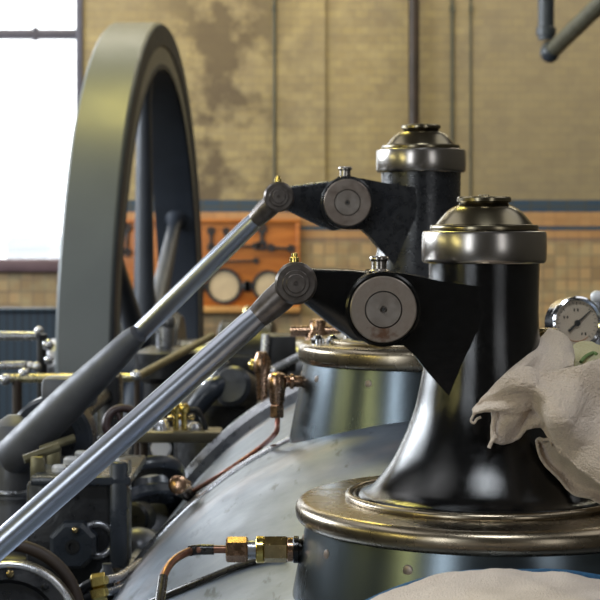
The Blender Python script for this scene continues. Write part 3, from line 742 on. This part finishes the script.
# turned-up hem hanging down right
top = W3([(541,440,2.055),(551,441,2.052),(564,454,2.05),(582,468,2.046),(603,484,2.042),(645,515,2.04)])
bot = W3([(538.5,445,2.06),(543,461,2.062),(558,481,2.06),(579,498,2.055),(601,504,2.05),(645,530,2.05)])
add_sheet(bm, top, bot, 44, 12, lambda u,v: .030*math.sin(PI*v*.85), .003, 13.7)
ro = t.part('cloth', bm, 'cloth', sharp=180)
sm = ro.modifiers.new('thick', 'SOLIDIFY'); sm.thickness = .0042; sm.offset = 0
sb = ro.modifiers.new('soft', 'SUBSURF'); sb.levels = 1; sb.render_levels = 1
for pts, r in (([(476,412,2.07),(473,416,2.068),(471,421,2.068),(474,423,2.068),(477,419,2.068),(481,417,2.068)], .0016), ([(496,413,2.066),(494,424,2.064),(493,432,2.062),(495,437,2.06),(492,441,2.06),(489,448,2.06)], .0024)):
    bm = B(); add_tube(bm, [P(*p) for p in pts], r, seg=8); t.part('loose_thread', bm, 'cloth')
t = Thing('straw_towel', 'straw-yellow towel with a green mark bunched behind the beige rag', 'towel', P(590,380,2.2))
bm = B()
top = W3([(562,380,2.22),(568,356,2.23),(576,345.5,2.235),(590,345,2.235),(604,350,2.235),(640,356,2.23)])
bot = W3([(562,384,2.17),(572,382,2.165),(582,381,2.16),(595,381,2.16),(606,381,2.16),(640,383,2.16)])
add_sheet(bm, top, bot, 36, 16, lambda u,v: -.03*math.sin(PI*v), .003, 21.)
o = t.part('cloth', bm, 'cloth2', sharp=180); sm = o.modifiers.new('thick', 'SOLIDIFY'); sm.thickness = .006; sm.offset = 1
sb = o.modifiers.new('soft', 'SUBSURF'); sb.levels = 1; sb.render_levels = 1
bm = B(); add_tube(bm, W3([(581,362,2.150),(584,358,2.158),(588,355,2.168),(593,353,2.18),(597,354.5,2.178)]), .0024, seg=8); t.part('mark', bm, 'green', label='green woven mark')
# folded towel lying on the cylinder in front
t = Thing('folded_towel', 'blue-edged beige towel lying on the cylinder in front of the nearer bonnet', 'towel', (.22,1.6,EZ-.44))
def tz(X, Y):
    cx, cz, R = sect(Y); base = cz+math.sqrt(R*R-(X-cx)**2)
    u = (X-.205)
    prof = -.3705-(u*u*2.05 if u < 0 else u*u*.78)
    e = max(0, min(1, (1.872-Y)/.05)); edge = math.sqrt(max(0,1-(1-e)**2))
    f = max(0, min(1, (Y-1.30)/.06))
    return base+max(.0, (EZ+prof-base))*edge*f+.004
bm = B(); g = []
nx, ny = 70, 60
for i in range(nx+1):
    X = -.01+.52*i/nx; row = []
    for k in range(ny+1):
        q = k/ny; Y = 1.28+.592*(1-(1-q)**2.2)
        z = tz(X, Y)+.0035*noise.noise(Vector((X*30,Y*30,0)))+.0012*noise.noise(Vector((X*150,Y*150,3)))
        row.append(bm.verts.new((X, Y, z)))
    g.append(row)
for i in range(nx):
    for k in range(ny): bm.faces.new((g[i][k], g[i+1][k], g[i+1][k+1], g[i][k+1]))
o = t.part('cloth', bm, 'cloth', sharp=180); sm = o.modifiers.new('thick', 'SOLIDIFY'); sm.thickness = .006; sm.offset = 0
bm = B(); pts = []
for i in range(0, 60):
    X = .06+.42*i/59; Yb = 1.868
    pts.append((X, Yb, tz(X, 1.845)+(-.004+.005*smooth(.22,.30,X)) ))
add_tube(bm, pts, .0045, seg=10, sub=2); t.part('hem', bm, 'towelblue', label='blue hem')

# ================================================================ CLUTTER AT THE LEFT
# lubricator box
t = Thing('lubricator', 'dark lubricator box with round boss and white sight glasses on its lid', 'lubricator', (P(88,560,3.0).x,3.0,1.32))
a, b = P(26,598,2.95), P(112,482,2.95)
bm = B(); add_box(bm, (a.x,2.95,a.z), (b.x,3.2,b.z), .008); t.part('body', bm, 'dark')
bm = B(); l0, l1 = P(30,486,2.93), P(131,477,2.93); add_box(bm, (l0.x,2.93,l0.z), (l1.x,3.22,l1.z), .004); t.part('lid', bm, 'bluegrey')
bm = B(); l0, l1 = P(109,570,2.93), P(128,462,2.93); add_box(bm, (l0.x,2.93,l0.z), (l1.x,3.0,l1.z), .008); t.part('corner_post', bm, 'bluegrey')
bm = B(); add_box(bm, (a.x-.12,3.0,1.32), (a.x+.03,3.15,a.z+.06), .01); t.part('pedestal', bm, 'dark')
c = P(73,546,2.93); bm = B(); add_lathe(bm, c+Vector((0,.03,0)), (0,-1,0), [(.045,0),(.043,.03),(.036,.036),(.012,.036),(.012,.028),(0,.028)], 8, phase=.4); bo = t.part('boss', bm, 'bluegrey', sharp=20)
bm = B(); add_lathe(bm, c+Vector((0,-.004,0)), (0,-1,0), [(0,-.01),(.0125,-.01),(.0125,.004),(.007,.004),(.007,0),(0,0)], 20, cap=False); t.part('plug', bm, 'darker', parent=bo)
c2 = P(97,540,2.95); bm = B(); add_torus(bm, c2, (0,1,0), .028, .006, 32); t.part('ring', bm, 'steel')
bm = B(); q = P(75,530,2.92); add_sphere(bm, q+Vector((0,-.0,.0)), .006); t.part('brass_stud', bm, 'brass')
for x, y, Y, r in ((59,467,3.0,.013),(71,459,3.08,.014),(81,453,3.16,.012),(51,476,2.98,.010)):
    q = P(x,y,Y); z0 = P(0,478,2.93).z
    bm = B(); add_lathe(bm, (q.x,Y,z0-.01), (0,0,1), [(.008,0),(.008,q.z-z0-.002),(r,q.z-z0),(r,q.z-z0+.010),(r*.7,q.z-z0+.014),(0,q.z-z0+.015)], 20); t.part('sight_glass', bm, 'white', label='white-capped sight glass')
for x, y, Y in ((38,456,3.0),(54,447,3.1)):
    q = P(x,y,Y); z0 = P(0,478,2.93).z
    bm = B(); add_box(bm, (q.x-.012,Y-.012,z0-.01), (q.x+.012,Y+.012,q.z), .003); add_tube(bm, [q+Vector((-.025,0,-.006)), q+Vector((.035,.02,.014))], .008, seg=10); t.part('feed_handle', bm, 'olive')

# round cover in the lower left corner
t = Thing('gear_cover', 'round dark gear cover with bright rim in the lower left corner', 'gear cover', P(0,640,2.7))
c = P(6,636,2.62)
bm = B(); add_lathe(bm, c, (.15,-1,.25), [(.115,-.08),(.118,-.01),(.112,.0),(.085,.004),(.08,-.012),(.03,-.010),(.028,.01),(0,.01)], 64); t.part('cover', bm, 'dark')
bm = B(); add_torus(bm, c, (.15,-1,.25), .108, .006, 64); t.part('rim', bm, 'bright')
bm = B(); add_torus(bm, c+Vector((-.012,.05,.012)), (.15,-1,.25), .118, .010, 64); t.part('back_rim', bm, 'pipebrown')
for k in range(10):
    u, v, d = frame_of((.15,-1,.25)); a = 2*PI*k/10+.25; q = c+(u*math.cos(a)+v*math.sin(a))*.094
    bm = B(); add_lathe(bm, q, (.15,-1,.25), [(.006,0),(.006,.008),(.003,.011),(0,.011)], 10); t.part('stud', bm, 'brass' if k == 2 else 'dark')
bm = B(); add_cyl(bm, c+Vector((0,.03,-.03)), (c.x-.14,c.y+.05,1.9), .04); add_cyl(bm, (c.x-.14,c.y+.05,1.93), (c.x-.14,c.y+.05,1.32), .04); t.part('pedestal', bm, 'dark')

# twin brass unions at the bottom
t = Thing('twin_union', 'pair of yellow brass pipe unions at the bottom left beside the cylinder', 'pipe union', P(95,590,2.75))
for dy in (0, 12):
    a, b = P(92,583+dy,2.75), P(106,580+dy,2.75)
    bm = B(); add_hex(bm, a, b, .0135, .3); t.part('nut', bm, 'gold')
    bm = B(); add_tube(bm, [b, P(118,577+dy,2.78), P(129,570+dy,2.85), P(140,562+dy,2.95)], .007, seg=12); t.part('pipe', bm, 'bright')
    bm = B(); add_tube(bm, [a, P(80,592+dy,2.75), P(62,625+dy,2.75)], .008, seg=12); t.part('feed_pipe', bm, 'dark')
bm = B(); a = P(107,572,2.78); add_lathe(bm, a, (0,0,1), [(.012,-.05),(.012,.0),(.008,.006),(.008,.014),(0,.015)], 16); t.part('plug', bm, 'grey')

# big grey steam elbow
t = Thing('steam_elbow', 'dull grey curved steam pipe elbow with flanges between lubricator and cylinder', 'pipe elbow', (P(145,560,3.5).x,3.5,1.32))
bm = B(); add_tube(bm, [P(163,474,4.0), P(160,490,3.9), P(152,508,3.75), P(140,535,3.6), P(130,580,3.55), P(110,640,3.5), P(60,720,3.5)], .075, seg=28, radii=[.05,.06,.072,.08,.078,.075,.075]); t.part('bend', bm, 'pale')
for p, ax_, r in ((P(150,476,3.62),(-.15,.5,.8),.075),(P(148,508,3.58),(-.25,.6,.8),.085),(P(140,556,3.5),(-.1,.1,1),.095)):
    bm = B(); add_lathe(bm, p, ax_, [(r*.5,-.014),(r*.95,-.014),(r,-.008),(r,.008),(r*.95,.014),(r*.5,.014)], 36, closed=True); t.part('flange', bm, 'bluegrey')
bm = B(); add_lathe(bm, P(133,519,3.42), (-.2,-1,.1), [(.032,-.06),(.034,0),(.028,.008),(.0,.010)], 28); t.part('hand_hole', bm, 'dark')
bm = B(); add_sphere(bm, P(138,550,3.36), .05, sz=.9); t.part('cover', bm, 'pale')

# flat guide bar with taps
t = Thing('guide_bar', 'flat olive-brown bar on two posts with brass taps behind the nearer rod', 'bar', (P(180,440,3.9).x,3.9,1.32))
a, b = P(118,443,3.88), P(221,432,3.88)
bm = B(); add_box(bm, (a.x,3.88,a.z), (b.x,3.98,b.z), .005); t.part('bar', bm, mat('olive_brown_iron', (.17,.15,.10), (.12,.105,.07), metal=.5, rough=.4, scale=20))
for px in (142, 212):
    q = P(px,440,3.92); bm = B(); add_cyl(bm, (q.x,3.965,1.32), (q.x,3.965,q.z), .010); t.part('post', bm, 'pipebrown')
for px in (176, 184):
    q = P(px,432,3.92); bm = B(); e = P(px,408,3.92)
    add_lathe(bm, (q.x,3.92,q.z), (0,0,1), [(.007,-.01),(.007,e.z-q.z-.012),(.012,e.z-q.z-.010),(.014,e.z-q.z),(.010,e.z-q.z+.01),(0,e.z-q.z+.012)], 18); t.part('tap', bm, 'gold', label='yellow brass tap')
bm = B(); add_cyl(bm, P(168,418,3.93), P(195,417,3.93), .006); t.part('tap_link', bm, 'brass')
bm = B(); c = P(161,448,3.885); add_lathe(bm, c, (0,-1,.2), [(0,-.01),(.024,-.01),(.024,0),(.02,.004),(0,.004)], 32); t.part('disc', bm, 'white', label='white disc under the bar')
bm = B(); q = P(161,424,3.93); add_lathe(bm, q, (0,0,1), [(.02,-.03),(.02,0),(.012,.012),(0,.014)], 18); t.part('nut', bm, 'bright')
bm = B(); q = P(194,427,3.93); add_lathe(bm, q, (0,0,1), [(.018,-.03),(.018,0),(.010,.01),(0,.012)], 18); t.part('nut', bm, 'bright')
bm = B(); add_tube(bm, [P(186,412,3.93), P(196,410,3.93), P(203,420,3.93), P(207,436,3.93)], .007, seg=10); t.part('oil_pipe', bm, 'darker')
# dark red handwheel
t = Thing('handwheel', 'dark red valve handwheel half hidden behind the nearer rod', 'handwheel', (P(120,430,3.6).x,3.6,1.32))
c = P(123,425,3.6)
bm = B(); add_torus(bm, c, (.2,-1,.35), .036, .009, 40); t.part('rim', bm, 'oxide')
u, v, d = frame_of((.2,-1,.35))
for k in range(4):
    bm = B(); add_cyl(bm, c, c+(u*math.cos(k*PI/2+.4)+v*math.sin(k*PI/2+.4))*.036, .005); t.part('spoke', bm, 'oxide')
bm = B(); add_cyl(bm, c-d*.02, c+d*.012, .011); t.part('hub', bm, 'oxide')
bm = B(); add_tube(bm, [c, c-d*.1, (c.x-.12,3.76,c.z-.15), (c.x-.13,3.76,1.32)], .012, seg=12); t.part('stem', bm, 'dark')

# hand rails
def railing(label, pts, balls, posts, r, m, mp):
    t = Thing('handrail', label, 'handrail', (posts[0][0].x, posts[0][0].y, 1.32), 'handrails round the valve gear')
    for k in range(len(pts)-1):
        bm = B(); add_cyl(bm, pts[k], pts[k+1], r, bev=.001, seg=20); t.part('rail', bm, m[k])
    for p, rr in balls:
        bm = B(); add_sphere(bm, p, rr); t.part('ball_joint', bm, 'bright')
    for p, rr in posts:
        bm = B(); add_cyl(bm, (p.x,p.y,1.32), p, rr, bev=.001, seg=20); t.part('post', bm, mp)
M['railbrass'] = mat('brassy_bright_rail', (.74,.70,.52), (.66,.58,.32), metal=.9, rough=.28, scale=14)
railing('bright low rail with ball joints crossing in front of the flywheel foot', [P(4,378.5,4.6), P(133,377.5,4.6), P(137,377,4.6), P(212,336,5.4)], [(P(5,379.5,4.58),.016),(P(24,373,4.6),.014),(P(136,376,4.6),.015)], [(P(17,380,4.6),.013),(P(137,380,4.6),.008)], .0115, ['railbrass','railbrass','olive'], 'pipebrown')
railing('shorter bright rail end higher at the left edge against the navy partition', [P(-40,336,4.9), P(37,336,4.9)], [(P(39,330.5,4.9),.013),(P(48,345,4.9),.017),(P(49,360,4.9),.014)], [(P(42,334,4.93),.015)], .0125, ['bright'], 'darker')
railing('pale rail stub at the left edge just above the low rail', [P(-30,367,4.7), P(26,365,4.7)], [(P(36,367,4.7),.014),(P(30,366,4.7),.012)], [(P(-12,368,4.7),.012)], .011, ['bright'], 'pipebrown')
# dark standards below the flywheel
t = Thing('governor_stand', 'dark upright stand under the far rod before the flywheel', 'stand', (P(160,430,5.6).x,5.6,1.32))
p = P(165,352,5.6)
bm = B(); add_lathe(bm, (p.x,5.6,1.32), (0,0,1), [(.16,0),(.16,.05),(.09,.10),(.075,.3),(.07,p.z-1.42),(.10,p.z-1.40),(.10,p.z-1.32),(.05,p.z-1.30)], 36); t.part('column', bm, 'dark')
bm = B(); add_cyl(bm, (p.x,5.6,p.z-.02), (p.x,5.6,p.z+.09), .03); add_sphere(bm, (p.x,5.6,p.z+.1), .035); t.part('spindle', bm, 'steel')
# dark casing and pipes right of the rod
t = Thing('exhaust_casing', 'dark rounded casing with grey cover behind the cylinder end', 'casing', (P(225,430,4.6).x,4.6,1.32))
p = P(218,392,4.6)
bm = B(); add_lathe(bm, (p.x,4.75,1.32), (0,0,1), [(.13,0),(.13,p.z-1.42),(.12,p.z-1.36),(.08,p.z-1.32),(.03,p.z-1.30),(0,p.z-1.30)], 40); t.part('body', bm, 'dark')
bm = B(); q = P(232,386,4.5); add_lathe(bm, q, (-.4,-1,.3), [(.05,-.08),(.055,0),(.045,.012),(0,.016)], 28); t.part('cover', bm, 'grey')
bm = B(); add_tube(bm, [P(186,430,4.5), P(196,408,4.5), P(212,390,4.5), P(222,385,4.52)], .028, seg=18); t.part('inlet_pipe', bm, 'bluegrey')
bm = B(); q = P(214,374,4.55); add_tube(bm, [q+Vector((-.03,0,-.05)), q, q+Vector((.03,0,.04))], .014, seg=12); add_sphere(bm, q+Vector((-.012,-.01,-.03)), .022); t.part('lever', bm, 'bright')
t = Thing('dark_box', 'black box with pale steel edges beside the farther jacket', 'box', (P(283,372,4.3).x,4.3,1.32))
a, b = P(266,372,4.3), P(296,336,4.3)
bm = B(); add_box(bm, (a.x,4.3,a.z), (b.x,4.45,b.z), .006); t.part('body', bm, 'darker')
bm = B(); add_tube(bm, [P(263,374,4.29), P(266,334,4.29)], .011, seg=10); add_tube(bm, [P(264,374,4.29), P(300,356,4.29)], .011, seg=10); t.part('edge_bar', bm, 'bright')
bm = B(); add_box(bm, (a.x+.02,4.33,1.32), (b.x-.02,4.42,a.z+.01), .005); t.part('leg', bm, 'darker')
t = Thing('brass_valve', 'small brass and copper valve on the cylinder end flange', 'valve', P(260,372,4.0))
bm = B(); add_sphere(bm, P(254,365,3.98), .014); t.part('knob', bm, 'gold')
bm = B(); add_lathe(bm, P(262,378,3.95), (0,0,1), [(.012,-.05),(.014,0),(.02,.02),(.02,.04),(.012,.06),(0,.062)], 18); t.part('body', bm, 'copper')
bm = B(); add_cyl(bm, P(256,368,3.97), P(266,362,3.97), .007); add_sphere(bm, P(270,374,3.97), .018); t.part('stem', bm, 'bright')
t = Thing('relief_valve', 'brown bronze relief valve beyond the farther jacket, under the rod eye', 'valve', P(318,350,3.97))
cx, cz, R = sect(3.8)
q = P(318,345,3.72); zb = cz+math.sqrt(R*R-(q.x-cx)**2)
bm = B(); add_lathe(bm, (q.x,q.y,zb-.02), (0,0,1), [(.02,0),(.02,q.z-zb),(.028,q.z-zb+.01),(.028,q.z-zb+.04),(.018,q.z-zb+.055),(.018,q.z-zb+.075),(0,q.z-zb+.08)], 20); t.part('body', bm, 'copper')
bm = B(); add_cyl(bm, (q.x-.06,q.y,q.z+.03), (q.x+.05,q.y,q.z+.03), .012); t.part('branch', bm, 'copper')

# ================================================================ LIGHT
def area(name, loc, to, sx, sy, radiance, col):
    l = bpy.data.lights.new(name, 'AREA'); l.shape = 'RECTANGLE'; l.size = sx; l.size_y = sy; l.energy = radiance*PI*sx*sy; l.color = col
    o = bpy.data.objects.new(name, l); COL.objects.link(o); o.location = loc
    o.rotation_euler = (Vector(to)-Vector(loc)).to_track_quat('-Z', 'Z').to_euler()
    return o
area('daylight_front_window', (4.4,-6.0,4.0), (4.4,5,4.0), 2.0, 4.6, 1.8, (.95,.97,1))
area('daylight_front_window_left', (-5.4,-6.0,4.0), (-5.4,5,4.0), 2.0, 4.6, 5.0, (.88,.94,1))
area('daylight_left_window', (-6.8,6.0,4.4), (5,4.5,3.6), 1.7, 4.4, 15.0, (.86,.93,1))
area('daylight_left_window_rear', (-6.8,10.0,4.6), (5,9.0,4.4), 2.2, 4.4, 8.0, (.88,.94,1))
area('warm_lamp_left', (-5.2,-1.2,3.5), (.2,2.2,2.5), .6, 1.9, 6.0, (1,.88,.32))
area('warm_lamp_left_middle', (-6.0,2.2,3.5), (.2,2.6,2.5), .35, 1.9, 5.0, (1,.88,.32))
area('added_wall_light', (.3,12.3,7.75), (.3,13.6,2.5), 10.0, 1.2, 8.0, (1,.93,.74))  # added light strip that brightens the back wall, not a lamp of the hall
area('warm_roof_lamp', (-1.15,7.9,7.6), (-1.15,7.9,0), 1.2, .7, 34.0, (1,.86,.22))
area('skylight_front', (.1,-1.1,7.9), (.1,-1.1,0), 1.8, 1.0, 20.0, (.88,.94,1))
area('added_fill_left', (-4.6,3.5,7.9), (-4.6,3.5,0), 3.0, 8.0, 1.1, (.97,.98,1))  # added overhead fill, gives the cloths ambient light
area('added_fill_right', (4.6,3.5,7.9), (4.6,3.5,0), 3.0, 8.0, .9, (.97,.98,1))  # matching added fill, set aside so the dome does not mirror it
w = bpy.data.worlds.new('overcast_sky'); SC.world = w; w.use_nodes = True
bg = w.node_tree.nodes['Background']; bg.inputs[0].default_value = (.95,.975,1,1); bg.inputs[1].default_value = 3.0

# ================================================================ CAMERA
cd = bpy.data.cameras.new('camera'); cam = bpy.data.objects.new('camera', cd); COL.objects.link(cam)
cam.location = (0,0,EZ); cam.rotation_euler = (PI/2,0,0)
cd.sensor_width = 36; cd.sensor_fit = 'HORIZONTAL'; cd.lens = F/600*36
cd.shift_x = 0; cd.shift_y = -(300-HY)/600
cd.clip_start = .05; cd.clip_end = 200
cd.dof.use_dof = True; cd.dof.focus_distance = 2.09; cd.dof.aperture_fstop = 15
SC.camera = cam
vs = SC.view_settings
SC.display_settings.display_device = 'sRGB'
vs.view_transform = 'Standard'; vs.look = 'None'; vs.exposure = 0.58; vs.gamma = 1; vs.use_curve_mapping = False
SC.cycles.use_denoising = True
SC.cycles.max_bounces = 8; SC.cycles.transparent_max_bounces = 8
SC.cycles.caustics_reflective = False; SC.cycles.caustics_refractive = False
SC.cycles.sample_clamp_indirect = 4
